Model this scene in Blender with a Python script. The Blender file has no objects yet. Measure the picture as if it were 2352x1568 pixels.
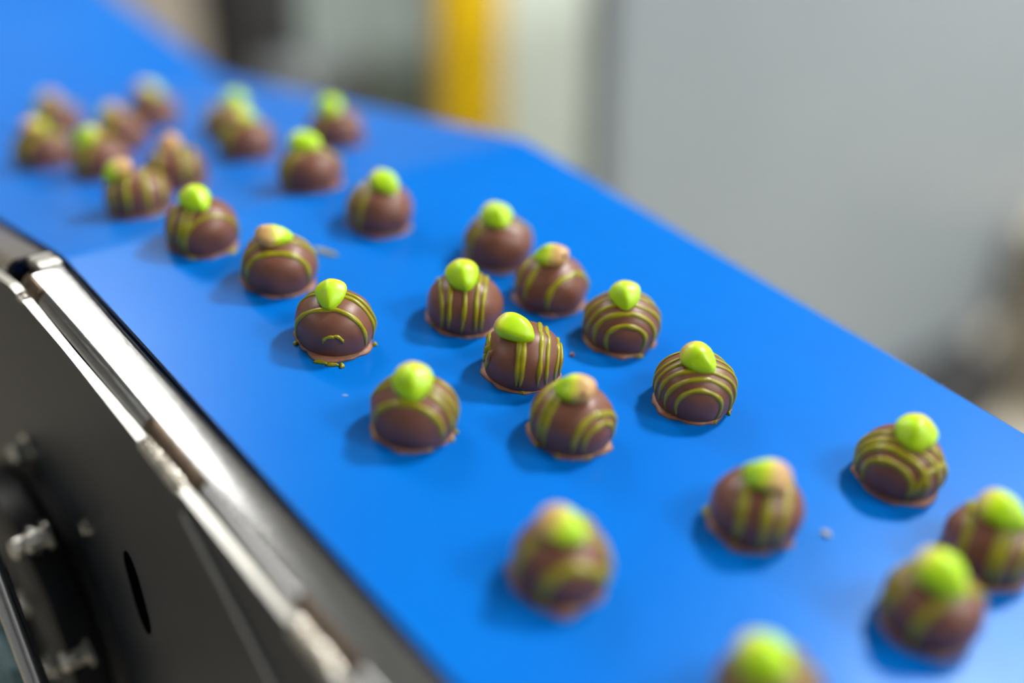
import bpy, bmesh, math, random
from mathutils import Vector, Matrix, noise

random.seed(7)
sc = bpy.context.scene
COL = sc.collection
R = math.radians

# ------------------------------------------------------------------ camera, exposure, lights
# world: X across the belt, Y along the belt (away), Z up, metres; belt centre line at X = 0
CAM = Vector((-0.2615, -0.28, 1.157))


def P(u, v, z):
    """machine survey coordinates (metres, measured from the tripod) -> world"""
    return Vector((u + CAM.x, v + CAM.y, z + CAM.z))


cd = bpy.data.cameras.new('camera')
cam = bpy.data.objects.new('camera', cd)
COL.objects.link(cam)
cam.location = CAM
cam.rotation_euler = (R(63.0), 0.0, -math.atan(0.842))
cd.sensor_width = 36.0
cd.lens = 2640.0 / 2352.0 * 36.0
cd.clip_start = 0.02
cd.clip_end = 60.0
cd.dof.use_dof = True
cd.dof.focus_distance = 0.424
cd.dof.aperture_fstop = 1.4
sc.camera = cam

sc.view_settings.view_transform = 'Standard'
sc.view_settings.look = 'None'
sc.view_settings.gamma = 1.0
sc.view_settings.use_curve_mapping = False
sc.view_settings.exposure = 0.0
sc.cycles.use_denoising = True
sc.cycles.max_bounces = 5
sc.cycles.diffuse_bounces = 3
sc.cycles.glossy_bounces = 3
sc.cycles.use_adaptive_sampling = True
sc.cycles.adaptive_threshold = 0.02
sc.cycles.sample_clamp_indirect = 6.0

world = bpy.data.worlds.new('world')
sc.world = world
world.use_nodes = True
world.node_tree.nodes['Background'].inputs[0].default_value = (0.75, 0.8, 0.85, 1)
world.node_tree.nodes['Background'].inputs[1].default_value = 0.35

CEIL = 2.95
# ceiling light panels and added fill panels: survey u, v, size u, size v, radiance
LIGHTS = [
    (2.08, 0.16, 0.32, 0.36, 290.0, 'ceiling light panel over the floor beside the grey machine cabinet'),
    (0.62, 2.20, 0.86, 0.60, 24.0, 'ceiling light panel above the far rising end of the belt'),
    (0.70, -1.90, 0.60, 0.60, 14.0, 'unseen fill light panel added behind the near end of the belt'),  # added fill from the camera side, no such lamp seen
    (-1.60, 1.60, 0.60, 1.20, 6.0, 'long unseen fill light panel added over the far left floor'),  # unseen panel added as weak fill
    (2.00, -1.90, 0.60, 1.20, 40.0, 'long unseen fill light panel added over the near right floor'),  # unseen panel added to brighten the background fronts
]


# ------------------------------------------------------------------ material helpers
def new_mat(name):
    m = bpy.data.materials.new(name)
    m.use_nodes = True
    nt = m.node_tree
    b = nt.nodes['Principled BSDF']
    return m, nt, b


def ramp(nt, fac, stops):
    r = nt.nodes.new('ShaderNodeValToRGB')
    els = r.color_ramp.elements
    while len(els) < len(stops):
        els.new(0.5)
    for e, (p, c) in zip(els, stops):
        e.position = p
        e.color = (*c, 1) if len(c) == 3 else c
    nt.links.new(fac, r.inputs[0])
    return r.outputs[0]


def noise_tex(nt, scale, detail=3.0, vec=None, rough=0.55):
    n = nt.nodes.new('ShaderNodeTexNoise')
    n.inputs['Scale'].default_value = scale
    n.inputs['Detail'].default_value = detail
    n.inputs['Roughness'].default_value = rough
    if vec is not None:
        nt.links.new(vec, n.inputs['Vector'])
    return n.outputs['Fac']


def coord(nt, kind='Object', scale=(1, 1, 1)):
    t = nt.nodes.new('ShaderNodeTexCoord')
    mp = nt.nodes.new('ShaderNodeMapping')
    mp.inputs['Scale'].default_value = scale
    nt.links.new(t.outputs[kind], mp.inputs['Vector'])
    return mp.outputs['Vector']


def bump(nt, b, height, strength, dist=0.001):
    n = nt.nodes.new('ShaderNodeBump')
    n.inputs['Strength'].default_value = strength
    n.inputs['Distance'].default_value = dist
    nt.links.new(height, n.inputs['Height'])
    nt.links.new(n.outputs['Normal'], b.inputs['Normal'])


def simple(name, col, rough=0.5, metal=0.0, spec=0.5, var=0.12, scale=40.0, bmp=0.0, stretch=(1, 1, 1)):
    m, nt, b = new_mat(name)
    v = coord(nt, 'Object', stretch)
    f = noise_tex(nt, scale, 4, v)
    lo = tuple(c * (1 - var) for c in col)
    hi = tuple(min(1, c * (1 + var)) for c in col)
    nt.links.new(ramp(nt, f, [(0.3, lo), (0.7, hi)]), b.inputs['Base Color'])
    b.inputs['Roughness'].default_value = rough
    b.inputs['Metallic'].default_value = metal
    b.inputs['Specular IOR Level'].default_value = spec
    if bmp:
        bump(nt, b, f, bmp)
    return m


def make_materials():
    M = {}
    # blue polyurethane belt with faint scuffs
    m, nt, b = new_mat('blue_belt')
    v = coord(nt)
    f = noise_tex(nt, 14, 5, v)
    nt.links.new(ramp(nt, f, [(0.3, (0.0, 0.145, 0.60)), (0.75, (0.0, 0.165, 0.64))]), b.inputs['Base Color'])
    f2 = noise_tex(nt, 9, 3, v)
    nt.links.new(ramp(nt, f2, [(0.3, (0.29,) * 3), (0.7, (0.34,) * 3)]), b.inputs['Roughness'])
    b.inputs['Specular Tint'].default_value = (0.5, 0.78, 1.0, 1)
    b.inputs['Specular IOR Level'].default_value = 0.17
    f3 = noise_tex(nt, 900, 2, v)
    bump(nt, b, f3, 0.06, 0.0004)
    M['belt'] = m
    M['belt_edge'] = simple('belt_cut_edge', (0.05, 0.08, 0.16), 0.8, var=0.5, scale=700, bmp=0.5)
    # milk chocolate
    m, nt, b = new_mat('milk_chocolate')
    v = coord(nt)
    f = noise_tex(nt, 160, 4, v)
    nt.links.new(ramp(nt, f, [(0.3, (0.190, 0.073, 0.044)), (0.7, (0.235, 0.095, 0.059))]), b.inputs['Base Color'])
    b.inputs['Roughness'].default_value = 0.40
    b.inputs['Specular IOR Level'].default_value = 0.45
    f2 = noise_tex(nt, 500, 2, v)
    bump(nt, b, f2, 0.08, 0.0004)
    M['choc'] = m
    m, nt, b = new_mat('chocolate_foot')
    v = coord(nt)
    f = noise_tex(nt, 420, 3, v)
    nt.links.new(ramp(nt, f, [(0.35, (0.27, 0.115, 0.072)), (0.62, (0.34, 0.155, 0.10)), (0.70, (0.30, 0.28, 0.03))]),
                 b.inputs['Base Color'])
    b.inputs['Roughness'].default_value = 0.5
    bump(nt, b, noise_tex(nt, 900, 3, v), 0.25, 0.0006)
    M['foot'] = m
    # olive green drizzle
    M['drizzle'] = simple('green_drizzle', (0.34, 0.315, 0.005), 0.30, spec=0.5, var=0.12, scale=300)

    # nut: green dyed tip, roasted tan other end (position along the kernel's own long axis)
    def nut(name, a, b2):
        m, nt, b = new_mat(name)
        t = nt.nodes.new('ShaderNodeTexCoord')
        sx = nt.nodes.new('ShaderNodeSeparateXYZ')
        nt.links.new(t.outputs['Object'], sx.inputs[0])
        mr = nt.nodes.new('ShaderNodeMapRange')
        mr.inputs['From Min'].default_value = a
        mr.inputs['From Max'].default_value = b2
        nz = noise_tex(nt, 220, 3, t.outputs['Object'])
        ad = nt.nodes.new('ShaderNodeMath')
        ad.operation = 'MULTIPLY_ADD'
        ad.inputs[1].default_value = 0.003
        nt.links.new(nz, ad.inputs[0])
        nt.links.new(sx.outputs['X'], ad.inputs[2])
        nt.links.new(ad.outputs[0], mr.inputs['Value'])
        c = ramp(nt, mr.outputs['Result'], [(0.0, (0.62, 0.36, 0.12)), (0.35, (0.66, 0.52, 0.14)),
                                            (0.65, (0.68, 0.82, 0.012)), (1.0, (0.50, 0.84, 0.004))])
        nt.links.new(c, b.inputs['Base Color'])
        b.inputs['Roughness'].default_value = 0.38
        bump(nt, b, noise_tex(nt, 700, 3, t.outputs['Object']), 0.12, 0.0004)
        return m
    M['nut_green'] = nut('nut_mostly_green', -0.0056, 0.0006)
    M['nut_half'] = nut('nut_half_green', -0.0015, 0.0045)
    M['nut_tan'] = nut('nut_roasted_tan', 0.006, 0.016)
    M['scar'] = simple('nut_scar', (0.05, 0.025, 0.012), 0.7)
    # brushed stainless steel
    m, nt, b = new_mat('brushed_steel')
    v = coord(nt, 'Object', (600, 14, 600))
    f = noise_tex(nt, 3, 4, v)
    nt.links.new(ramp(nt, f, [(0.3, (0.46, 0.46, 0.455)), (0.7, (0.55, 0.55, 0.545))]), b.inputs['Base Color'])
    nt.links.new(ramp(nt, f, [(0.3, (0.17,) * 3), (0.7, (0.24,) * 3)]), b.inputs['Roughness'])
    b.inputs['Metallic'].default_value = 1.0
    M['steel'] = m
    M['steel_cut'] = simple('sawn_steel', (0.72, 0.71, 0.66), 0.38, 1.0, var=0.15, scale=6, stretch=(60, 300, 60), bmp=0.1)
    M['steel_burnt'] = simple('heat_tinted_steel', (0.17, 0.125, 0.09), 0.4, 1.0, var=0.35, scale=160)
    M['weld'] = simple('weld_metal', (0.66, 0.62, 0.54), 0.22, 1.0, var=0.3, scale=260, bmp=0.3)
    m, nt, b = new_mat('plate_dark_reflections')
    v = coord(nt, 'Object', (1, 1, 1))
    f = noise_tex(nt, 12, 5, v)
    nt.links.new(ramp(nt, f, [(0.3, (0.020, 0.025, 0.033)), (0.7, (0.034, 0.040, 0.050))]), b.inputs['Base Color'])  # dark surroundings mirrored by the steel are put into its colour
    b.inputs['Metallic'].default_value = 0.1
    b.inputs['Specular IOR Level'].default_value = 0.3
    b.inputs['Roughness'].default_value = 0.42
    M['plate'] = m
    M['bolt'] = simple('zinc_bolt', (0.62, 0.61, 0.56), 0.25, 1.0, var=0.1)
    M['black'] = simple('black_housing', (0.004, 0.005, 0.008), 0.4, spec=.3, var=0.2)
    M['black_hole'] = simple('open_slot', (0.002, 0.002, 0.002), 1.0, spec=0.0)
    M['teal'] = simple('teal_paint', (0.10, 0.22, 0.26), 0.4, var=0.3, scale=60)
    M['crumb_white'] = simple('white_crumb', (0.55, 0.52, 0.45), 0.7)
    # room
    M['floor'] = simple('beige_floor', (0.46, 0.42, 0.345), 0.45, var=0.06, scale=5)
    M['wall'] = simple('brown_grey_wall', (0.50, 0.445, 0.37), 0.8, var=0.05, scale=4)
    M['wall_white'] = simple('pale_wall', (0.36, 0.38, 0.40), 0.8, var=0.04, scale=3)
    M['ceil'] = simple('white_ceiling', (0.22, 0.23, 0.24), 0.9, var=0.03, scale=3)
    M['cab'] = simple('grey_cabinet_paint', (0.255, 0.293, 0.318), 0.4, var=0.03, scale=3)
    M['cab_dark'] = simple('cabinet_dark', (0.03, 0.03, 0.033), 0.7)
    M['panel'] = simple('grey_green_panel', (0.32, 0.38, 0.37), 0.45, var=0.04, scale=4)
    M['strip'] = simple('pale_joint_strip', (0.56, 0.63, 0.60), 0.5, var=0.04)
    M['yellow'] = simple('yellow_paint', (0.78, 0.50, 0.0), 0.42, var=0.04, scale=6)
    M['offwhite'] = simple('off_white_enamel', (0.70, 0.77, 0.68), 0.4, var=0.04, scale=4)
    M['greybox'] = simple('grey_plinth_paint', (0.14, 0.155, 0.16), 0.5, var=0.06, scale=8)
    M['carton'] = simple('beige_board', (0.44, 0.39, 0.30), 0.7, var=0.06, scale=8)
    M['frame'] = simple('lamp_frame', (0.7, 0.7, 0.7), 0.4)
    for i, L in enumerate(LIGHTS):
        m, nt, b = new_mat('light_diffuser_%d' % i)
        b.inputs['Base Color'].default_value = (0.9, 0.9, 0.9, 1)
        b.inputs['Emission Color'].default_value = (1.0, 0.985, 0.95, 1)
        b.inputs['Emission Strength'].default_value = L[4]
        M['lamp%d' % i] = m
    return M


M = make_materials()


# ------------------------------------------------------------------ mesh helpers
def obj(name, verts, faces, mat, parent=None, smooth=False, mats=None, fmat=None):
    me = bpy.data.meshes.new(name)
    me.from_pydata([tuple(v) for v in verts], [], faces)
    for mm in (mats or [mat]):
        me.materials.append(mm)
    if fmat:
        for p, i in zip(me.polygons, fmat):
            p.material_index = i
    bm = bmesh.new()
    bm.from_mesh(me)
    bmesh.ops.recalc_face_normals(bm, faces=bm.faces)
    bm.to_mesh(me)
    bm.free()
    for p in me.polygons:
        p.use_smooth = smooth
    o = bpy.data.objects.new(name, me)
    COL.objects.link(o)
    if parent is not None:
        o.parent = parent
    return o


def empty(name, loc=(0, 0, 0), rot=None):
    o = bpy.data.objects.new(name, None)
    o.empty_display_size = 0.01
    COL.objects.link(o)
    o.location = loc
    if rot is not None:
        o.rotation_euler = rot
    return o


def tag(o, label, cat, group=None, kind=None):
    o['label'] = label
    if cat:
        o['category'] = cat
    if group:
        o['group'] = group
    if kind:
        o['kind'] = kind
    return o


def box_geo(lo, hi, bev=0.0):
    bm = bmesh.new()
    bmesh.ops.create_cube(bm, size=1.0)
    lo, hi = Vector(lo), Vector(hi)
    for v in bm.verts:
        v.co = Vector(((v.co.x + .5) * (hi.x - lo.x) + lo.x, (v.co.y + .5) * (hi.y - lo.y) + lo.y,
                       (v.co.z + .5) * (hi.z - lo.z) + lo.z))
    if bev:
        bmesh.ops.bevel(bm, geom=bm.edges[:], offset=bev, segments=2, affect='EDGES', profile=0.5)
    vs = [v.co.copy() for v in bm.verts]
    bm.verts.index_update()
    fs = [[v.index for v in f.verts] for f in bm.faces]
    bm.free()
    return vs, fs


def box(name, lo, hi, mat, parent=None, bev=0.0):
    vs, fs = box_geo(lo, hi, bev)
    return obj(name, vs, fs, mat, parent)


def extrude_profile(name, prof, path, mat, parent=None, smooth=True, caps=True):
    """prof: list of (u, w); path: list of (v, z, nv, nz) -> swept along the belt direction"""
    vs, fs = [], []
    n = len(prof)
    for (v, z, nv, nz) in path:
        for (u, w) in prof:
            vs.append(P(u, v + w * nv, z + w * nz))
    for i in range(len(path) - 1):
        for j in range(n):
            a, b = i * n + j, i * n + (j + 1) % n
            fs.append([a, b, b + n, a + n])
    if caps:
        fs.append(list(range(n)))
        fs.append(list(range((len(path) - 1) * n, len(path) * n)))
    return obj(name, vs, fs, mat, parent, smooth)


def auto_smooth(o, ang=35):
    me = o.data
    bm = bmesh.new()
    bm.from_mesh(me)
    for e in bm.edges:
        if len(e.link_faces) == 2 and e.calc_face_angle(0) > R(ang):
            e.smooth = False
    for f in bm.faces:
        f.smooth = True
    bm.to_mesh(me)
    bm.free()


def tube(name, pts, rad, mat, parent=None, seg=10):
    vs, fs = [], []
    pts = [Vector(p) for p in pts]
    for i, p in enumerate(pts):
        t = (pts[min(i + 1, len(pts) - 1)] - pts[max(i - 1, 0)]).normalized()
        a = t.orthogonal().normalized() if abs(t.z) > .9 else t.cross(Vector((0, 0, 1))).normalized()
        b = t.cross(a)
        r = rad[i] if isinstance(rad, (list, tuple)) else rad
        for k in range(seg):
            an = 2 * math.pi * k / seg
            vs.append(p + a * (r * math.cos(an)) + b * (r * math.sin(an)))
    for i in range(len(pts) - 1):
        for k in range(seg):
            x, y = i * seg + k, i * seg + (k + 1) % seg
            fs.append([x, y, y + seg, x + seg])
    fs.append(list(range(seg)))
    fs.append(list(range((len(pts) - 1) * seg, len(pts) * seg)))
    o = obj(name, vs, fs, mat, parent, True)
    auto_smooth(o, 50)
    return o


def cyl_x(name, u0, u1, v, z, prof_r, mat, parent=None, seg=48):
    """turned part with its axis across the belt; prof_r list of (fraction along, radius)"""
    vs, fs = [], []
    for (f, r) in prof_r:
        for k in range(seg):
            a = 2 * math.pi * k / seg
            vs.append(P(u0 + (u1 - u0) * f, v + r * math.cos(a), z + r * math.sin(a)))
    for i in range(len(prof_r) - 1):
        for k in range(seg):
            x, y = i * seg + k, i * seg + (k + 1) % seg
            fs.append([x, y, y + seg, x + seg])
    fs.append(list(range(seg)))
    fs.append(list(range((len(prof_r) - 1) * seg, len(prof_r) * seg)))
    o = obj(name, vs, fs, mat, parent, True)
    auto_smooth(o, 30)
    return o


# ------------------------------------------------------------------ belt profile (v, z)
T1, T2, T3 = math.tan(R(9.0)), math.tan(R(-5.3)), math.tan(R(10.3))
V1, V2 = 0.4475, 0.795
Z1 = -0.1808
Z2 = Z1 + (V2 - V1) * T2
BELT_L, BELT_R = 0.1386, 0.3843


def smooth_bend(v, v0, t0, t1, r):
    """height over the line with slope t0 of a bend to slope t1 centred at v0 with half width r"""
    d = v - v0
    if d <= -r:
        return 0.0
    if d >= r:
        return (t1 - t0) * d
    return (t1 - t0) * (d + r) ** 2 / (4 * r)


def zb(v):
    z = Z1 + (v - V1) * T1
    z += smooth_bend(v, V1, T1, T2, 0.006)
    z += smooth_bend(v, V2, T2, T3, 0.012)
    return z


def slope(v):
    return (zb(v + .001) - zb(v - .001)) / .002


def frange(a, b, s):
    n = max(1, int(round((b - a) / s)))
    return [a + (b - a) * i / n for i in range(n + 1)]


def path(vlist):
    out = []
    for v in vlist:
        s = slope(v)
        l = math.hypot(1, s)
        out.append((v, zb(v), -s / l, 1 / l))
    return out


V_NEAR, V_FAR = -0.40, 1.40

# ------------------------------------------------------------------ room
floor_z = -CAM.z


def struct(o, label):
    o['kind'] = 'structure'
    o['label'] = label
    return o


U0, U1, W0, W1 = -2.6, 3.4, -3.0, 4.0
cz = CEIL - CAM.z
struct(box('floor', P(U0, W0, floor_z - .05), P(U1, W1, floor_z), M['floor']), 'beige floor seen past the right edge of the belt')
struct(box('ceiling', P(U0, W0, cz), P(U1, W1, cz + .05), M['ceil']), 'white ceiling above the conveyor')
struct(box('wall_back', P(U0, W1, floor_z), P(U1, W1 + .1, cz), M['wall']), 'brown grey wall behind the rising belt')
struct(box('wall_right', P(U1, W0, floor_z), P(U1 + .1, W1, cz), M['wall_white']), 'pale wall to the right of the machine cabinet')
struct(box('wall_left', P(U0 - .1, W0, floor_z), P(U0, W1, cz), M['wall_white']), 'pale wall left of the conveyor')
struct(box('wall_front', P(U0, W0 - .1, floor_z), P(U1, W0, cz), M['wall_white']), 'pale wall behind the camera')

for i, (lu, lv, su, sv, st, lab) in enumerate(LIGHTS):
    e = empty('ceiling_light', P(lu, lv, cz))
    tag(e, lab, 'light', 'ceiling light panels')
    d = box('diffuser', (-su / 2, -sv / 2, -0.035), (su / 2, sv / 2, -0.03), M['lamp%d' % i], e)
    vs, fs = [], []
    for (a, b2, c, d2) in ((-su / 2 - .02, -sv / 2 - .02, su / 2 + .02, -sv / 2), (-su / 2 - .02, sv / 2, su / 2 + .02, sv / 2 + .02),
                           (-su / 2 - .02, -sv / 2, -su / 2, sv / 2), (su / 2, -sv / 2, su / 2 + .02, sv / 2)):
        v_, f_ = box_geo((a, b2, -.045), (c, d2, 0.0))
        k = len(vs)
        vs += v_
        fs += [[q + k for q in f] for f in f_]
    obj('light_frame', vs, fs, M['frame'], e)

# ------------------------------------------------------------------ conveyor belt
def build_belt():
    th = 0.0022
    top = path(frange(V_NEAR, V1 - .012, .02) + frange(V1 - .010, V1 + .010, .002) + frange(V1 + .012, V2 - .02, .02)
               + frange(V2 - .016, V2 + .016, .004) + frange(V2 + .02, V_FAR, .02))
    # rounded nose at each end and a return run below
    loop = [(v, z, nv, nz) for v, z, nv, nz in top]
    def arc(v, z, nv, nz, sign):
        r = 0.03
        cv, cz_ = v - nv * r, z - nz * r
        a0 = math.atan2(nz, nv)
        return [(cv + r * math.cos(a0 + sign * math.pi * k / 12), cz_ + r * math.sin(a0 + sign * math.pi * k / 12),
                 math.cos(a0 + sign * math.pi * k / 12), math.sin(a0 + sign * math.pi * k / 12)) for k in range(1, 13)]
    far = arc(*loop[-1], -1)
    ret = []
    for v in frange(V_FAR - .02, V_NEAR + .02, .03)[1:-1] if False else [V_FAR - .03 * k for k in range(1, 60)]:
        if v < V_NEAR + .02:
            break
        s = slope(v)
        l = math.hypot(1, s)
        ret.append((v + s / l * .06, zb(v) - .06 / l, s / l, -1 / l))
    near = arc(*loop[0], 1)
    allp = loop + far + ret + near[::-1]
    n = len(allp)
    vs, fs, fm = [], [], []
    for (v, z, nv, nz) in allp:
        a = (BELT_L, BELT_R)
        vs += [P(a[0], v, z), P(a[1], v, z), P(a[1], v - nv * th, z - nz * th), P(a[0], v - nv * th, z - nz * th)]
    for i in range(n):
        j = (i + 1) % n
        for k in range(4):
            q = (k + 1) % 4
            fs.append([i * 4 + k, i * 4 + q, j * 4 + q, j * 4 + k])
            fm.append(1 if k in (1, 3) else 0)
    o = obj('conveyor_belt', vs, fs, None, None, True, [M['belt'], M['belt_edge']], fm)
    auto_smooth(o, 40)
    return tag(o, 'bright blue flat conveyor belt carrying the chocolates', 'conveyor belt')


belt = build_belt()

# ------------------------------------------------------------------ conveyor frame, rails, plates
frame = empty('conveyor', P(0.26, 0.3, floor_z))
tag(frame, 'stainless steel conveyor frame with side rail along the left of the belt', 'conveyor frame')


def fpart(o):
    o.parent = frame
    o.matrix_parent_inverse = Matrix.Translation(-frame.location)
    return o


def rail_profile():
    pr = [(0.1372, -0.012), (0.1372, -0.0035)]
    for k in range(1, 7):
        a = math.pi / 2 * k / 6
        pr.append((0.1354 + .0018 * math.cos(a), -0.0035 + .0023 * math.sin(a)))
    for k in range(0, 9):
        a = math.pi / 2 + math.pi / 2 * k / 8
        pr.append((0.1250 + .0055 * math.cos(a), -0.0072 + .006 * math.sin(a)))
    pr.append((0.1195, -0.0135))
    # inner side of the 1.5 mm sheet
    pr += [(0.1210, -0.0135), (0.1210, -0.0072), (0.1225, -0.0042), (0.1255, -0.0027), (0.1335, -0.0027), (0.1355, -0.0045), (0.1357, -0.012)]
    return pr


def straight(v0, v1, off=0.0, step=.03, t=None):
    return path(frange(v0, v1, step))


rail = fpart(extrude_profile('guard_rail', rail_profile(), straight(V_NEAR + .02, V1 - .006), M['steel']))
rail['label'] = 'brushed stainless near rail with rounded edges'
auto_smooth(rail, 40)
rail2 = fpart(extrude_profile('guard_rail', rail_profile(), straight(V1 + .016, V2 - .02), M['steel']))
auto_smooth(rail2, 40)
rail3 = fpart(extrude_profile('guard_rail', rail_profile(), straight(V2 - .012, V_FAR - .02), M['steel']))
auto_smooth(rail3, 40)


# hinge joint at the crest: two small plates and a pin in the gap
def joint():
    pr = [(0.1275, -0.004), (0.1275, -0.0008), (0.1280, -0.0002), (0.1362, -0.0002), (0.1367, -0.0008), (0.1367, -0.004)]
    for (a, b) in ((V1 - .0045, V1 + .0015), (V1 + .004, V1 + .0105)):
        o = fpart(extrude_profile('joint_plate', pr, path(frange(a, b, .002)), M['steel_cut']))
        auto_smooth(o, 30)
    o = fpart(box('joint_gap_block', P(.1200, V1 - .006, Z1 - .03), P(.1275, V1 + .0155, Z1 - .009), M['black_hole']))
    o = fpart(box('joint_gap_block', P(.1275, V1 - .006, Z1 - .03), P(.1370, V1 + .0155, Z1 - .006), M['black_hole']))


joint()


def side_plate(name, u0, u1, drop, v0, v1, bottom, mat, top_mat):
    """sheet with a top edge following the belt, a straight bottom; its sawn top edge shows bare metal"""
    vl = frange(v0, V1 - .004, .05) + frange(V1, V2, .06) + frange(V2 + .02, v1, .06)
    vs, fs, fm = [], [], []
    for v in vl:
        z = zb(v) - drop
        vs += [P(u0, v, bottom), P(u0, v, z), P(u1, v, z), P(u1, v, bottom)]
    for i in range(len(vl) - 1):
        for k in range(4):
            q = (k + 1) % 4
            fs.append([i * 4 + k, i * 4 + q, i * 4 + 4 + q, i * 4 + 4 + k])
            fm.append(1 if k == 1 else 0)
    n = len(vl) - 1
    fs += [[0, 1, 2, 3], [n * 4, n * 4 + 1, n * 4 + 2, n * 4 + 3]]
    fm += [0, 0]
    return obj(name, vs, fs, None, None, False, [mat, top_mat], fm)


plate = fpart(side_plate('side_plate', .1158, .1192, .0062, V_NEAR + .02, V_FAR - .02, -.52, M['plate'], M['steel_cut']))
plate['label'] = 'steel side plate with dark reflections put into its colour, bare bright top edge'
plate2 = fpart(side_plate('side_plate', .376, .379, .012, V_NEAR + .02, V_FAR - .02, -.36, M['steel'], M['steel_cut']))
# slider bed below the top run
bedp = [(0.1375, -.006), (0.376, -.006), (0.376, -.0035), (0.1375, -.0035)]
fpart(extrude_profile('slider_bed', bedp, path(frange(V_NEAR + .04, V_FAR - .04, .02)), M['steel'], None, False))
fpart(cyl_x('end_roller', .137, .376, V_NEAR + .0335 * 0 + (-(-T1 / math.hypot(1, T1)) * .03), zb(V_NEAR) - .03 / math.hypot(1, T1),
            [(0, .0265), (1, .0265)], M['steel'], None, 32))
for vv in (V1, V2):
    pass
for (lu, lv) in ((.132, -.30), (.352, -.30), (.132, 1.05), (.352, 1.05)):
    vs, fs = box_geo(P(lu - .018, lv - .018, floor_z + .012), P(lu + .018, lv + .018, -.34), .002)
    leg = fpart(obj('support_leg', vs, fs, M['steel']))
    f = fpart(box('foot_pad', P(lu - .03, lv - .03, floor_z), P(lu + .03, lv + .03, floor_z + .012), M['black']))


# weld beads between rail and plate edge
def weld(v0, v1, n, rad):
    vs, fs = [], []
    seg = 10
    pts = frange(v0, v1, (v1 - v0) / (n * 6))
    for i, v in enumerate(pts):
        ph = i / 6.0
        rip = 1 + .20 * math.sin(2 * math.pi * ph)
        endt = min(1, i / 4 + .25, (len(pts) - 1 - i) / 4 + .25)
        r = rad * rip * endt
        s = slope(v)
        for k in range(seg):
            a = 2 * math.pi * k / seg
            u = .1178 + r * math.cos(a) * 1.15
            w = -.0068 + r * math.sin(a) * .9
            vs.append(P(u, v - w * s * .98 + .0006 * math.sin(a) * 2, zb(v) + w))
    for i in range(len(pts) - 1):
        for k in range(seg):
            x, y = i * seg + k, i * seg + (k + 1) % seg
            fs.append([x, y, y + seg, x + seg])
    fs += [list(range(seg)), list(range((len(pts) - 1) * seg, len(pts) * seg))]
    o = fpart(obj('weld_bead', vs, fs, M['weld'], None, True))
    o['label'] = 'rippled weld bead between rail and plate'
    # heat-tinted band on the rail's outer bend beside the bead
    pr = []
    for k in range(0, 7):
        a = math.pi * (.60 + .36 * k / 6)
        pr.append((0.1250 + .00562 * math.cos(a), -0.0072 + .00612 * math.sin(a)))
    pr += [(u + .0005, w - .0004) for u, w in reversed(pr)]
    h = fpart(extrude_profile('heat_tint', pr, path(frange(v0 - .004, v1 + .004, .004)), M['steel_burnt']))
    h['label'] = 'brown heat tint beside the weld'


weld(.3005, .3325, 8, .0024)
weld(.212, .236, 6, .0026)
weld(.431, .440, 2, .0022)


# ---------------------------------------------- things bolted to the side plate
def bolt(u, v, z, r=.0052, ln=.008, axis_out=-1):
    vs, fs = [], []
    prof = [(0, r * 1.55), (.18, r * 1.55), (.18, r * 1.0), (.85, r * 1.0), (1.0, r * .7)]
    seg = 12
    for (f, rr) in prof:
        for k in range(seg):
            a = 2 * math.pi * k / seg
            vs.append(P(u + axis_out * ln * f, v + rr * math.cos(a), z + rr * math.sin(a)))
    for i in range(len(prof) - 1):
        for k in range(seg):
            x, y = i * seg + k, i * seg + (k + 1) % seg
            fs.append([x, y, y + seg, x + seg])
    fs += [list(range(seg)), list(range((len(prof) - 1) * seg, len(prof) * seg))]
    o = fpart(obj('bolt', vs, fs, M['bolt']))
    auto_smooth(o, 35)
    return o


bolt(.1158, .470, -.275, .0050, .009)
bolt(.1158, .514, -.325, .0050, .009)
bolt(.1158, .410, -.284, .0030, .003)
fpart(cyl_x('bearing_housing', .093, .1158, .470, -.360,
            [(0, .066), (.06, .070), (.10, .073), (.62, .073), (.64, .068), (.74, .068), (.76, .074), (1, .076)], M['black']))
fpart(cyl_x('bearing_cap', .088, .093, .470, -.360, [(0, .030), (.3, .034), (1, .036)], M['black']))
bolt(.093, .440, -.330, .0042, .010)
bolt(.093, .500, -.330, .0042, .010)
bolt(.093, .420, -.352, .0042, .010)
bolt(.104, .402, -.338, .0046, .012)
bolt(.104, .425, -.291, .0046, .010)
bolt(.100, .432, -.296, .0046, .010)


# slotted hole in the plate (dark, slightly sunk rubber plug with a rim)
def slot():
    vs, fs = [], []
    ring = []
    for k in range(28):
        a = 2 * math.pi * k / 28
        dv, dz = .0058 * math.cos(a), .012 * math.sin(a) + (.006 if math.sin(a) > 0 else -.006)
        ring.append((dv, dz))
    t = R(-14)
    for (s, u) in ((1.0, .1158), (1.0, .1154), (.86, .1154), (.80, .1157)):
        for dv, dz in ring:
            vs.append(P(u, .362 + s * (dv * math.cos(t) - dz * math.sin(t)), -.288 + s * (dv * math.sin(t) + dz * math.cos(t))))
    n = 28
    for i in range(3):
        for k in range(n):
            x, y = i * n + k, i * n + (k + 1) % n
            fs.append([x, y, y + n, x + n])
    fs.append(list(range(3 * n, 4 * n)))
    o = fpart(obj('plate_slot', vs, fs, M['black_hole']))
    o['label'] = 'dark slotted hole in the side plate'


slot()
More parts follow.
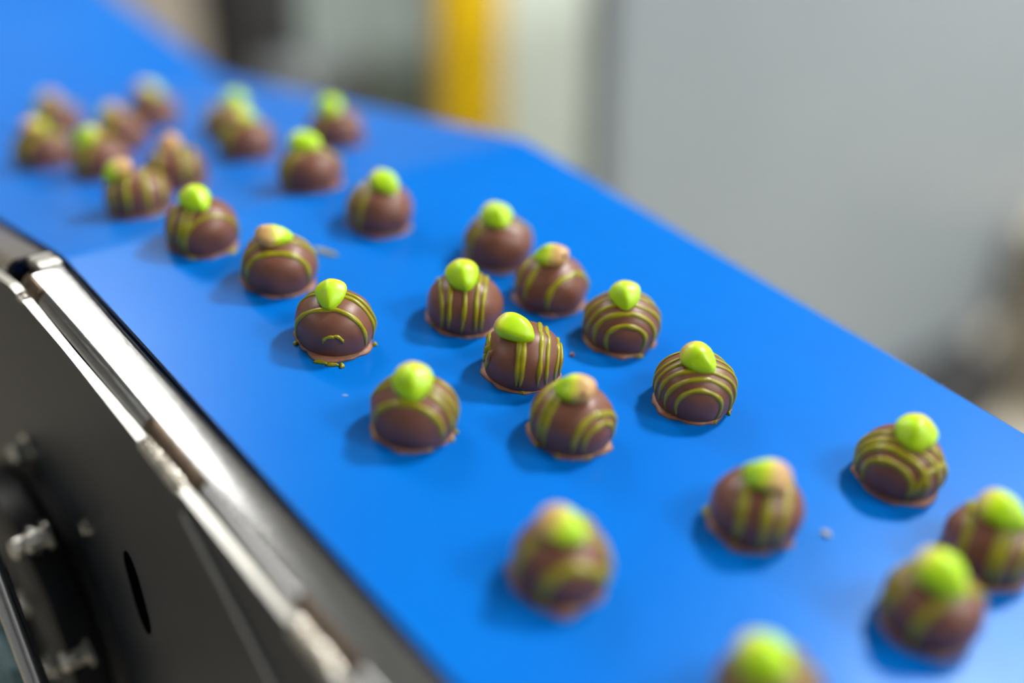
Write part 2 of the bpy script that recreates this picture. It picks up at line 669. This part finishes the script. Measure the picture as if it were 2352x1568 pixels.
# raised strip modelling a bright reflection in the plate, strut and pneumatic hose lower left
o = fpart(tube('plate_reflection', [P(.1157, .301, -.217), P(.1157, .275, -.2345), P(.1157, .250, -.2525), P(.1157, .215, -.280)],
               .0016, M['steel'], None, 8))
o['label'] = 'raised strip standing in for a bright reflection in the plate'
o = fpart(tube('tie_rod', [P(.075, .415, -.240), P(.075, .391, -.281), P(.075, .371, -.315), P(.075, .340, -.368)], .0042, M['steel'], None, 14))
o['label'] = 'bright steel tie rod'
fpart(box('valve_block', P(.078, .440, -.425), P(.093, .478, -.362), M['teal'], None, .002))['label'] = 'teal painted valve block'
for k in range(3):
    fpart(box('valve_rib', P(.076, .438, -.418 + k * .018), P(.079, .480, -.411 + k * .018), M['teal'], None, .0006))


# ------------------------------------------------------------------ chocolates
RB, RM, ZM, ZT = 12.7, 15.0, 7.2, 19.2     # base radius, widest radius, its height, top height (mm)


def dome_r(z):
    if z >= ZM:
        q = min(1, (z - ZM) / (ZT - ZM))
        return RM * math.sqrt(max(0, 1 - q ** 2.1))
    q = (ZM - z) / ZM
    return RB + (RM - RB) * math.sqrt(max(0, 1 - q * q))


def dome_z(r):
    q = min(1, r / RM)
    return ZM + (ZT - ZM) * (max(0, 1 - q * q)) ** (1 / 2.1)


MM = 0.001


def lump(seed, amp):
    def f(p):
        return amp * noise.noise(Vector((p[0] * .11 + seed * 7.3, p[1] * .11 - seed * 3.1, p[2] * .11 + seed)))
    return f


def build_shell(parent, seed):
    lf = lump(seed, .55)
    seg = 44
    vs, fs = [], []
    zs = [0, .5, 1.2, 2.4, 4, 5.6, 7.2, 9, 10.8, 12.4, 13.8, 15, 16.1, 17, 17.8, 18.4, 18.85, 19.1]
    for z in zs:
        r = dome_r(z)
        for k in range(seg):
            a = 2 * math.pi * k / seg
            p = Vector((r * math.cos(a), r * math.sin(a), z))
            n = Vector((p.x, p.y, max(0, z - ZM) * 1.3)).normalized()
            p += n * lf(p) * min(1, z / 3)
            vs.append(p * MM)
    for i in range(len(zs) - 1):
        for k in range(seg):
            x, y = i * seg + k, i * seg + (k + 1) % seg
            fs.append([x, y, y + seg, x + seg])
    vs.append(Vector((0, 0, (ZT + lf((0, 0, ZT))) * MM)))
    t = len(vs) - 1
    b = (len(zs) - 1) * seg
    for k in range(seg):
        fs.append([b + k, b + (k + 1) % seg, t])
    fs.append(list(range(seg)))
    o = obj('chocolate_shell', vs, fs, M['choc'], parent, True)
    auto_smooth(o, 60)
    return o


def build_foot(parent, seed, spike=None, size=1.0):
    rnd = random.Random(seed * 13 + 5)
    seg = 64
    ph = [rnd.uniform(0, 6.28) for _ in range(5)]
    vs, fs = [], []
    def rad(a):
        r = 14.6 + size * (.45 * math.sin(2 * a + ph[0]) + .35 * math.sin(5 * a + ph[1]) + .28 * math.sin(9 * a + ph[2]) + .16 * math.sin(17 * a + ph[3]))
        if spike:
            for (sa, amt, wd) in spike:
                d = (a - R(sa) + math.pi) % (2 * math.pi) - math.pi
                r += amt * math.exp(-(d / R(wd)) ** 2)
        return r
    rings = [(.0, .0, -99), (.25, .0, 0), (.0, .45, 0), (-.35, .95, 0), (-1.4, 1.15, 0), (0, 1.5, -1)]
    for (dr, z, kind) in rings:
        for k in range(seg):
            a = 2 * math.pi * k / seg
            r = rad(a) + dr
            if kind == -99:
                r = 11.5
            if kind == -1:
                r = 12.6
            vs.append(Vector((r * math.cos(a), r * math.sin(a), z)) * MM)
    for i in range(len(rings) - 1):
        for k in range(seg):
            x, y = i * seg + k, i * seg + (k + 1) % seg
            fs.append([x, y, y + seg, x + seg])
    fs.append(list(range(seg)))
    return obj('chocolate_foot', vs, fs, M['foot'], parent, True)


def drizzle_line(parent, seed, phi, off, wid=2.0, hgt=.55, zlo=(2.5, 2.5), lean=0.0, cut=(0.0, 1.0)):
    """a strand lying over the dome along plan direction phi at distance off from the centre"""
    rnd = random.Random(seed)
    lf = lump(int(seed) // 100, .55)
    phi = R(phi)
    dx, dy = math.cos(phi), math.sin(phi)
    px, py = -dy, dx
    pts, nrm = [], []
    N = 22
    w1, w2 = rnd.uniform(-.5, .5), rnd.uniform(0, 6.28)
    for side in (-1, 1):
        zl = zlo[0] if side < 0 else zlo[1]
        rng = range(0, N + 1) if side < 0 else range(N - 1, -1, -1)
        for i in rng:
            be = (i / N) * math.pi / 2
            d = off + side * lean * (1 - i / N) + (.25 if abs(off) < 12 else .06) * math.sin(3 * be * side + w2)
            d = max(-14.8, min(14.8, d))
            ztop = dome_z(abs(d))
            z = zl + (ztop - zl) * math.sin(be)
            t2 = dome_r(z) ** 2 - d * d
            t = side * math.sqrt(max(0, t2))
            if i == N:
                t = 0
            p = Vector((dx * t + px * d, dy * t + py * d, z))
            r = math.hypot(p.x, p.y)
            k = (z - ZM) / ((ZT - ZM) ** 2) * RM ** 2 / max(.001, 1) if z > ZM else (z - ZM) * .12
            n = Vector((p.x, p.y, k)).normalized() if r > .01 else Vector((0, 0, 1))
            p += n * lf(p) * min(1, z / 3)
            pts.append(p)
            nrm.append(n)
    a, b = int(cut[0] * (len(pts) - 1)), int(cut[1] * (len(pts) - 1)) + 1
    pts, nrm = pts[a:b], nrm[a:b]
    vs, fs = [], []
    prof = [math.pi * (-.08 + 1.16 * k / 6) for k in range(7)]
    n = len(pts)
    for i in range(n):
        tan = (pts[min(i + 1, n - 1)] - pts[max(0, i - 1)])
        if tan.length < 1e-5:
            tan = Vector((dx, dy, 0))
        tan.normalize()
        bn = nrm[i].cross(tan).normalized()
        e = min(i, n - 1 - i)
        tp = min(1, .22 + e / 7.0) * (1 + .14 * math.sin(i * .6 + w2))
        for a2 in prof:
            vs.append((pts[i] + bn * (math.cos(a2) * wid / 2 * tp) + nrm[i] * (math.sin(a2) * hgt * (.5 + .5 * tp))) * MM)
    for i in range(n - 1):
        for k in range(6):
            x = i * 7 + k
            fs.append([x, x + 1, x + 8, x + 7])
    fs += [list(range(7)), list(range((n - 1) * 7, n * 7))]
    return obj('drizzle_line', vs, fs, M['drizzle'], parent, True)


def drip(parent, ang, rr, ln, wd, seed):
    """blob of drizzle that ran out on the foot / belt"""
    rnd = random.Random(seed)
    vs, fs = [], []
    seg, rings = 18, 5
    a0 = R(ang)
    c = Vector((math.cos(a0), math.sin(a0), 0))
    t = Vector((-c.y, c.x, 0))
    ph = rnd.uniform(0, 6.28)
    for j in range(rings):
        q = j / (rings - 1)
        s = math.cos(q * math.pi / 2 * .97)
        for k in range(seg):
            a = 2 * math.pi * k / seg
            jag = 1 + .18 * math.sin(3 * a + ph) + .10 * math.sin(7 * a + ph * 2)
            p = c * (rr + wd * s * jag * math.cos(a)) + t * (ln * s * jag * math.sin(a))
            p.z = .05 + 1.25 * math.sin(q * math.pi / 2)
            vs.append(p * MM)
    for i in range(rings - 1):
        for k in range(seg):
            x, y = i * seg + k, i * seg + (k + 1) % seg
            fs.append([x, y, y + seg, x + seg])
    fs += [list(range(seg)), list(range((rings - 1) * seg, rings * seg))]
    return obj('drizzle_drip', vs, fs, M['drizzle'], parent, True)


def nut_mesh(seed):
    rnd = random.Random(seed)
    bm = bmesh.new()
    bmesh.ops.create_icosphere(bm, subdivisions=4, radius=1.0)
    ph = rnd.uniform(0, 9)
    tw = rnd.uniform(.24, .36)
    for v in bm.verts:
        x, y, z = v.co
        t = (x + 1) / 2
        k = 1 - tw * t ** 1.5
        y2 = y * k
        z2 = z * (1 - .30 * t ** 2)
        if z > 0:
            z2 *= 1 - .38 * abs(y) ** 1.2            # roof-like ridge
        x2 = x + .10 * (1 - abs(y)) * (1 if x > 0 else 0)
        p = Vector((x2 * 6.7, y2 * 6.9, z2 * 4.5))
        nn = noise.noise(Vector((x * 1.3 + ph, y * 1.3, z * 1.3 - ph)))
        p *= 1 + .07 * nn
        p.z -= .7 * max(0, t - .55) * 4              # drooping tip
        v.co = p * MM
    me = bpy.data.meshes.new('topping_nut')
    bm.to_mesh(me)
    bm.free()
    for pl in me.polygons:
        pl.use_smooth = True
    return me


NUT_MESHES = [nut_mesh(s) for s in (1, 2, 3, 4, 5)]


def build_nut(parent, idx, ox, oy, az, kind, size=1.0, tilt=None, roll=0, lift=0.0, scar=False):
    me = NUT_MESHES[idx % 5].copy()
    me.materials.clear()
    me.materials.append(M['nut_' + kind])
    o = bpy.data.objects.new('topping_nut', me)
    COL.objects.link(o)
    o.parent = parent
    r = math.hypot(ox, oy)
    z = dome_z(r)
    n = Vector((ox, oy, max(0.1, z - ZM) * 1.5)).normalized()
    c = Vector((ox, oy, z)) + n * (1.8 * size + lift)
    a = R(az)
    d = Vector((math.cos(a), math.sin(a), 0))
    d = (d - n * d.dot(n)).normalized()
    if tilt:
        d = (d * math.cos(R(tilt)) - n * math.sin(R(tilt))).normalized()
        n = (n - d * n.dot(d)).normalized()
    y = n.cross(d)
    m = Matrix((d, y, n)).transposed().to_4x4()
    m = m @ Matrix.Rotation(R(roll), 4, 'X')
    m = m @ Matrix.Scale(size, 4)
    m.translation = c * MM
    o.matrix_local = m
    if scar:
        dv = Vector(scar).normalized()
        pv = max((v.co for v in me.vertices), key=lambda c: c.normalized().dot(dv))
        bm = bmesh.new()
        bmesh.ops.create_icosphere(bm, subdivisions=2, radius=.95 * MM)
        for v in bm.verts:
            v.co += pv * .93
        sm = bpy.data.meshes.new('stem_scar')
        bm.to_mesh(sm)
        bm.free()
        sm.materials.append(M['scar'])
        s = bpy.data.objects.new('stem_scar', sm)
        COL.objects.link(s)
        s.parent = o
        s['label'] = 'small dark spot on the tan end'
    return o


# survey: key -> across (mm), along (mm), turn about the belt normal (deg); then what it looks like
# nut = (right, away, tip azimuth, colour kind, size[, tilt, roll]); lines = list of (direction, offset[, width[, lean]])
D = dict
BON = [
 ('q', 247.2, 288.1, -40.7, D(nut=(-4, -1.5, -35, 'green', 1.12, 6, -12), lines=[(-90, -2.6, 2.1, .5), (-91, -.4, 2.3, -.4), (-88, 5.2, 1.9), (-90, 8.0, 1.7, .6), (-92, 12.2, 1.6), (-90, 13.6, 1.4), (-90, -13.4, 2.6)], drips=[(-88, 14.0, .9, .7)]),
  'sharp chocolate bonbon with vertical green stripes and a chipped left side, centre of the belt'),
 ('t', 289.5, 240.5, -50.6, D(nut=(-1, -1.8, -40, 'green', 1.02, 8, 10), lines=[(10, -12.6, 1.7), (12, -9.2, 1.8), (11, -6.2, 1.8), (12, -2.2, 1.7), (13, 1.6, 1.6), (12, 6.6, 1.5)], drips=[(-120, 14.3, 1.1, .8), (-50, 14.4, .8, .6), (160, 14.5, .7, .7), (-15, 14.6, .8, .7)], fsize=1.5),
  'chocolate bonbon with evenly nested green arches standing alone right of the centre'),
 ('s', 237.5, 250.9, -43.6, D(nut=(-0.4, -1.2, 172, 'half', 1.06, 4, 0), scar=(-.50, .80, .22), lines=[(58, 9.2, 2.2), (60, 4.6, 2.2), (62, 2.6, 2.0), (44, -11.2, 2.2), (44, -13.4, 1.7)], drips=[(-140, 14.4, .9, .8), (-105, 14.4, .9, .8), (-60, 14.4, .9, .8), (-25, 14.4, .9, .8)], fsize=1.5),
  'chocolate bonbon whose nut is green left, tan right with dark spot, before the sharp one'),
 ('r', 193.8, 282.9, -34.4, D(nut=(-1.5, -1.6, -88, 'green', 1.10, 8, 4), lines=[(-16, -9.4, 2.4), (-24, -3.0, 2.1), (-24, .4, 2.1), (-20, 5.0, 1.8)], drips=[(-160, 14.6, .9, .9), (-12, 14.8, 1.0, .9), (-30, 14.8, .8, .8)], fsize=1.3),
  'chocolate bonbon with one wide front arch and big lime nut, left of the sharp one'),
 ('p', 296.2, 285.5, -46.2, D(nut=(-0.8, -1.4, -80, 'green', 1.0, 8, 12), lines=[(8, -12.9, 1.9), (8, -9.4, 2.1), (10, -5.0, 1.9), (12, -.4, 1.7), (10, 5.0, 1.7)], drips=[(-55, 14.9, 1.6, .9), (-150, 14.6, 1.2, .8)], fsize=1.6),
  'chocolate bonbon with nested green arches beside the loose brown crumb'),
 ('k', 199.8, 342.1, -30.3, D(nut=(-1.8, -1.0, -98, 'green', .98, 6, 8), lines=[(-14, -7.6, 2.1), (-20, 0.6, 2.1), (-22, 4.0, 1.9), (-4, -14.5, 1.3, 0, (7.5, 7.9))], drips=[(-110, 17.2, 2.8, .9), (-95, 18.0, 2.4, .8), (-84, 18.6, .9, 1.6), (-165, 15.2, .9, .9), (-18, 15.6, 1.2, 1.0)], spike=[(-105, 2.8, 26)], fsize=1.3),
  'chocolate bonbon with green drizzle spilled out at its foot towards the rail'),
 ('o', 250.7, 327.8, -37.4, D(nut=(-1.9, -1.0, -80, 'green', 1.1, 6, 6), lines=[(-84, -10.2, 1.7), (-86, -7.0, 1.7), (-90, -.8, 1.8), (-98, 5.0, 1.8, .8), (-96, 7.6, 1.8)], drips=[(-150, 14.2, .7, .6)]),
  'chocolate bonbon with five thin vertical green stripes behind and left of the sharp one'),
 ('n', 290.9, 321.7, -42.2, D(nut=(-1.2, -.6, 168, 'half', 1.06, 3, 0), scar=(-.86, .45, .22), lines=[(56, 9.0, 2.3), (58, 2.8, 2.5), (44, -10.0, 2.4)], fsize=1.2),
  'chocolate bonbon with half tan nut touching the arched one behind the sharp one'),
 ('m', 293.8, 359.0, -39.4, D(nut=(-2, -.8, -65, 'green', 1.08, 6, 0), lines=[(50, 4.0, 2.3), (24, -1.8, 2.0), (50, 9.6, 1.8)]),
  'blurred chocolate bonbon with lime nut, farthest right of the middle cluster'),
 ('l', 266.5, 409.3, -33.0, D(nut=(1.6, -.8, -48, 'green', 1.06, 8, 0), lines=[(58, 7.8, 2.1), (62, 2.8, 2.6)], drips=[(-25, 15.2, 1.0, .9)]),
  'blurred chocolate bonbon with lime nut standing alone near the crest of the belt'),
 ('j', 203.4, 388.9, -27.6, D(nut=(-2.0, -.4, 8, 'half', 1.06, 6, 0), lines=[(-4, -8.6, 2.6), (4, -1.6, 2.1), (-12, 5.8, 1.9)], fsize=1.3),
  'chocolate bonbon with one broad arch and tan and green nut beside a green drizzle sliver'),
 ('i', 191.5, 431.1, -23.7, D(nut=(-1.8, -.6, -72, 'green', 1.08, 6, 5), lines=[(66, 8.6, 2.0), (68, 4.2, 2.1), (62, 0.2, 2.1), (20, -9.4, 1.8)], drips=[(-40, 15.6, 3.0, 1.2), (-110, 14.8, 1.6, .9)]),
  'blurred chocolate bonbon with diagonal stripes just before the crest near the rail'),
 ('e', 188.3, 486.0, -21.0, D(nut=(-6.0, -1.0, 180, 'half', 1.08, 2, 0), lines=[(-104, -8.4, 2.8), (-100, -2.2, 3.0), (-96, 5.4, 2.8), (-90, 11, 2.2)], drips=[(-60, 14.4, 2.2, 1.0)]),
  'blurred chocolate bonbon with wide stripes and green nut tip at left, first beyond the crest'),
 ('g', 262.1, 458.7, -29.7, D(nut=(-.6, 1.0, -50, 'green', 1.18, 10, 0), lines=[(40, 6.0, 2.8), (46, 1.0, 3.0), (20, -5.5, 2.6)]),
  'blurred chocolate bonbon with tall yellow green nut on the crest in front of another'),
 ('h', 317.1, 523.8, -31.2, D(nut=(-1.8, -.4, -80, 'green', 1.15, 6, 0), lines=[(30, 6, 2.0), (30, -4, 2.0)]),
  'blurred chocolate bonbon with lime nut nearest the right edge beyond the crest'),
 ('f', 272.6, 541.4, -26.7, D(nut=(-.8, .4, 15, 'half', 1.10, 6, 0), lines=[(40, 6.0, 3.0), (44, 1.5, 3.0), (30, -4.0, 2.8)]),
  'blurred chocolate bonbon with olive stripes, front one of a pair beyond the crest'),
 ('F', 289.2, 593.4, -26.0, D(nut=(5.2, .6, -80, 'green', 1.15, 6, 0), lines=[(40, 4, 2.6), (40, -3, 2.6)]),
  'blurred chocolate bonbon with lime nut, rear one of a pair beyond the crest'),
 ('d', 220.2, 515.8, -23.1, D(nut=(-.6, -.4, 60, 'tan', .95, -30, 0), lines=[(-100, -5.4, 2.8), (-92, 5.0, 3.0), (-88, 9.0, 2.4)]),
  'blurred chocolate bonbon with a plain tan nut and no green tip'),
 ('b', 204.1, 569.2, -19.7, D(nut=(-4.0, -1.0, -170, 'green', 1.05, 5, 0), lines=[(50, 4, 3), (50, -2, 3)]),
  'blurred chocolate bonbon with green nut at its upper left, left of the plain tan one'),
 ('B', 236.8, 621.5, -20.9, D(nut=(-3.6, -.4, 165, 'half', 1.05, 5, 0), lines=[(50, 4, 3), (50, -2, 3)]),
  'blurred chocolate bonbon half hidden behind the one with green at its upper left'),
 ('c', 275.5, 666.2, -22.5, D(nut=(-.8, -.6, 25, 'half', 1.2, 5, 0), lines=[(10, 4, 3), (10, -4, 3)]),
  'very blurred chocolate bonbon with pale nut in the valley of the belt'),
 ('a', 191.6, 618.8, -17.2, D(nut=(-1.4, -.8, 35, 'half', 1.1, 8, 0), lines=[(20, 4, 3), (20, -3, 3), (20, -8, 2.6)]),
  'very blurred chocolate bonbon with yellowish nut, leftmost of all'),
 ('A', 225.8, 692.5, -18.1, D(nut=(-2.6, -.4, 150, 'half', 1.15, 5, 0), lines=[(20, 3, 3), (20, -5, 3)]),
  'very blurred chocolate bonbon peeking out behind the leftmost one'),
 ('u', 318.5, 170.9, -62.2, D(nut=(1.2, .2, -92, 'green', 1.12, 8, 0), lines=[(-14, -12.4, 2.2), (-14, -9.0, 2.6), (-8, -5.0, 2.6), (-4, -.4, 2.6), (60, -12.6, 2.2)]),
  'chocolate bonbon with nut far to the right side, standing near the right belt edge'),
 ('v', 257.3, 184.2, -54.8, D(nut=(0.5, -.4, 176, 'half', 1.14, 2, 0), lines=[(-90, -5.0, 2.8), (-90, 2.6, 2.8), (-92, 8.2, 2.6)], drips=[(180, 14.8, 4.0, 1.4)], fsize=1.5),
  'blurred chocolate bonbon with three vertical stripes and pale tan nut in the right foreground'),
 ('w', 188.4, 202.1, -43.2, D(nut=(-1.5, -.6, -25, 'half', 1.12, 4, 0), lines=[(18, -11.8, 3.4), (40, 3.2, 3.6), (-40, 6.4, 3.2)], spike=[(-82, 3.4, 14)]),
  'blurred chocolate bonbon alone in the lower middle with a pointed foot'),
 ('x', 309.3, 130.5, -67.5, D(nut=(-0.8, -.6, -18, 'green', 1.18, 4, 0), lines=[(-84, -9.4, 2.8), (-88, .4, 2.8), (-88, 3.4, 2.4), (-92, 9.4, 2.8)]),
  'blurred chocolate bonbon with vertical stripes cut off by the right picture border'),
 ('y', 268.6, 126.3, -65.5, D(nut=(-1.2, -1.0, -28, 'green', 1.22, 6, 0), lines=[(62, 10.2, 2.8), (60, 5.6, 3.0), (52, -6.8, 3.0)]),
  'blurred chocolate bonbon with large lime nut at the lower right, overlapping the cut off one'),
 ('z', 201.1, 133.5, -57.6, D(nut=(-4, -.4, -30, 'green', 1.15, 6, 0), lines=[(40, 5, 2.8), (40, -3, 2.8)]),
  'very blurred chocolate bonbon cut off by the bottom picture border'),
]


def bonbon(i, key, u, v, az, d, label):
    u, v = u * MM, v * MM
    ang = math.atan(slope(v)) if abs(v - V1) > .01 else math.atan(slope(V1 + .02))
    e = empty('chocolate_bonbon', P(u, v, zb(v)))
    e.matrix_world = Matrix.Translation(P(u, v, zb(v))) @ Matrix.Rotation(ang, 4, 'X') @ Matrix.Rotation(R(az), 4, 'Z')
    tag(e, label, 'chocolate', 'nut topped chocolates on the blue belt')
    sh = build_shell(e, i + 1)
    build_foot(e, i + 1, d.get('spike'), d.get('fsize', 1.0))
    for k, ln in enumerate(d['lines']):
        phi, off = ln[0], ln[1]
        wid = ln[2] if len(ln) > 2 else 2.0
        lean = ln[3] if len(ln) > 3 else 0.0
        rnd = random.Random(i * 50 + k)
        zl = (rnd.uniform(1.6, 4.0), rnd.uniform(1.6, 4.0))
        if len(ln) > 4:
            zl = ln[4]
        drizzle_line(e, (i + 1) * 100 + k, phi, off, wid, .5 + .08 * wid, zl, lean)
    for k, (a, rr, ln_, wd) in enumerate(d.get('drips', [])):
        drip(e, a, rr, ln_, wd, i * 31 + k)
    if key == 'q':
        pts = [Vector((-11.9, -7.0, 13.2)), Vector((-12.6, -7.4, 12.2)), Vector((-12.9, -7.6, 11.0)), Vector((-13.2, -7.5, 9.6)), Vector((-13.1, -7.9, 8.6))]
        fl = tube('chip_flake', [p * MM for p in pts], [.25 * MM, .55 * MM, .45 * MM, .6 * MM, .2 * MM], M['foot'], e, 7)
        fl['label'] = 'curled chip of chocolate on the left flank'
        for (zz, aa, ww) in ((11.0, 196, 1.6), (8.2, 199, 1.3)):
            rr = dome_r(zz)
            a = R(aa)
            c = Vector((rr * math.cos(a), rr * math.sin(a), zz))
            pts = [c + Vector((0.1 * k, -.15 * k, 1.2 * k)) for k in (-1.6, -.8, 0, .8, 1.6)]
            pts = [Vector((p.x, p.y, p.z)) * MM for p in pts]
            tube('drizzle_patch', pts, [.4 * MM, ww * .8 * MM, ww * .7 * MM, ww * .8 * MM, .4 * MM], M['drizzle'], e, 9)
    nt_ = d['nut']
    build_nut(e, i, nt_[0], nt_[1], nt_[2], nt_[3], nt_[4] if len(nt_) > 4 else 1.0, nt_[5] if len(nt_) > 5 else None,
              nt_[6] if len(nt_) > 6 else 0, 0.0, d.get('scar', False))
    return e


for i, (key, u, v, az, d, label) in enumerate(BON):
    bonbon(i, key, u, v, az, d, label)


# ------------------------------------------------------------------ crumbs and slivers on the belt
def crumb(name, u, v, size, mat, label, seed, turn=0):
    rnd = random.Random(seed)
    bm = bmesh.new()
    bmesh.ops.create_icosphere(bm, subdivisions=2, radius=1.0)
    for q in bm.verts:
        k = 1 + .35 * noise.noise(q.co * 1.6 + Vector((seed, 0, 0)))
        q.co = Vector((q.co.x * size[0] * k, q.co.y * size[1] * k, max(-.55, q.co.z) * size[2] * k)) * MM
    zmin = min(q.co.z for q in bm.verts)
    for q in bm.verts:
        q.co.z -= zmin
    me = bpy.data.meshes.new(name)
    bm.to_mesh(me)
    bm.free()
    me.materials.append(mat)
    o = bpy.data.objects.new(name, me)
    COL.objects.link(o)
    u, v = u * MM, v * MM
    o.matrix_world = Matrix.Translation(P(u, v, zb(v))) @ Matrix.Rotation(math.atan(slope(v)), 4, 'X') @ Matrix.Rotation(R(turn), 4, 'Z')
    return tag(o, label, 'crumb')


crumb('chocolate_crumb', 270.9, 285.7, (1.2, .9, .9), M['choc'], 'tiny brown chocolate crumb on the belt right of the sharp bonbon', 1, 30)
crumb('nut_crumb', 303.0, 307.5, (1.8, 1.4, 1.6), M['crumb_white'], 'pale nut crumb wedged between two bonbons', 2, 10)
crumb('white_crumb', 273.7, 166.9, (1.3, 1.7, .9), M['crumb_white'], 'pale crumb lying on the belt at the right foreground', 3, 0)
crumb('white_fleck', 183.5, 310.0, (1.1, .25, .15), M['crumb_white'], 'tiny white fleck on the empty belt left of centre', 4, -38)
crumb('drizzle_sliver', 231.2, 397.9, (5.6, 1.4, .8), M['drizzle'], 'green drizzle sliver lying behind the broad arch bonbon', 5, -62)


# loose fibres along the frayed right edge of the belt
def fibres():
    rnd = random.Random(3)
    vs, fs = [], []
    for k in range(70):
        v = rnd.uniform(.135, .30)
        if k < 14:
            v = rnd.gauss(.199, .006)
        ln = rnd.uniform(.0006, .0016) if k >= 14 else rnd.uniform(.0012, .0028)
        a = rnd.uniform(-1.0, 1.0)
        p0 = P(BELT_R - .0001, v, zb(v) - .0008)
        p1 = p0 + Vector((.6 * ln, a * ln * .6, ln * .8))
        s = Vector((0, .00005, .00003))
        t = Vector((.00005, 0, 0))
        b = len(vs)
        vs += [p0 - s, p0 + s, p0 + t, p1]
        fs += [[b, b + 1, b + 3], [b + 1, b + 2, b + 3], [b + 2, b, b + 3]]
    o = obj('edge_fibres', vs, fs, M['crumb_white'])
    o.parent = belt
    o['kind'] = 'stuff'


fibres()

# ------------------------------------------------------------------ background machinery
FZ = floor_z
# big grey machine cabinet facing the belt: door slab, body, dark box for the shadow beneath, feet
cab = empty('machine_cabinet', P(1.58, 1.0, FZ))
tag(cab, 'large light grey machine cabinet filling the right background', 'cabinet')


def cpart(root, name, lo, hi, mat, bev=0.0):
    o = box(name, P(*lo) - root.location, P(*hi) - root.location, mat, root, bev)
    return o


cpart(cab, 'door_panel', (.957, .955, FZ + .155), (2.165, 1.000, FZ + 1.0), M['cab'], .006)
cpart(cab, 'cabinet_body', (1.17, 1.000, FZ + .155), (2.15, 1.09, FZ + 1.0), M['cab'], .004)
for (a, b) in ((1.22, 1.03), (2.06, 1.03)):
    cpart(cab, 'cabinet_foot', (a - .03, b - .03, FZ), (a + .03, b + .03, FZ + .155), M['cab_dark'])
cpart(cab, 'under_shadow_box', (.99, .87, FZ + .002), (1.98, .985, FZ + .13), M['cab_dark'])  # dark box stands in for the shadow under the door

yp = empty('yellow_post', P(.99, 1.30, FZ))
tag(yp, 'yellow painted square machine guard post in the background', 'post')
cpart(yp, 'post', (.940, 1.250, FZ + .01), (1.038, 1.285, FZ + .97), M['yellow'], .004)
cpart(yp, 'base_plate', (.91, 1.22, FZ), (1.068, 1.315, FZ + .01), M['yellow'])

wp = empty('guard_panel', P(1.18, 1.4, FZ))
tag(wp, 'off white enamelled guard panel between the yellow post and the grey cabinet', 'panel')
cpart(wp, 'panel_sheet', (1.060, 1.40, FZ + .02), (1.40, 1.43, FZ + .97), M['offwhite'], .003)
cpart(wp, 'panel_rail', (1.060, 1.39, FZ), (1.40, 1.44, FZ + .02), M['cab_dark'])

gp = empty('grey_machine', P(1.05, 1.7, FZ))
tag(gp, 'grey green machine with two tall panels left of the yellow post', 'machine')
cpart(gp, 'machine_body', (.915, 1.62, FZ + .04), (1.30, 1.95, FZ + 1.0), M['cab_dark'])
for (a, b) in ((.912, 1.036), (1.046, 1.168)):
    for k in range(6):
        z0 = FZ + .06 + k * .155
        cpart(gp, 'panel', (a, 1.600, z0), (b, 1.62, z0 + .150), M['panel'], .002)
cpart(gp, 'joint_strip', (1.036, 1.596, FZ + .06), (1.046, 1.62, FZ + 1.0), M['strip'])
cpart(gp, 'machine_plinth', (.92, 1.63, FZ), (1.29, 1.94, FZ + .04), M['cab_dark'])

bp = empty('black_post', P(.87, 1.57, FZ))
tag(bp, 'black square post between the brown wall and the grey green machine', 'post')
cpart(bp, 'post', (.80, 1.545, FZ + .01), (.888, 1.60, FZ + .97), M['cab_dark'], .003)
cpart(bp, 'base_plate', (.795, 1.525, FZ), (.895, 1.615, FZ + .01), M['cab_dark'])

lb = empty('low_cabinet', P(.85, 1.38, FZ))
tag(lb, 'low grey cabinet with rounded top just behind the far belt edge', 'cabinet')
cpart(lb, 'cabinet_body', (.765, 1.38, FZ + .05), (.90, 1.50, -.385), M['greybox'], .02)
cpart(lb, 'cabinet_plinth', (.775, 1.39, FZ), (.89, 1.49, FZ + .055), M['cab_dark'])

ct = empty('beige_box', P(2.3, .75, FZ))
tag(ct, 'beige board box standing on the floor at the right picture border', 'box')
cpart(ct, 'box_body', (2.03, .58, FZ), (2.45, .93, FZ + .34), M['carton'], .004)
cpart(ct, 'box_lid', (2.025, .575, FZ + .34), (2.455, .935, FZ + .37), M['carton'], .004)
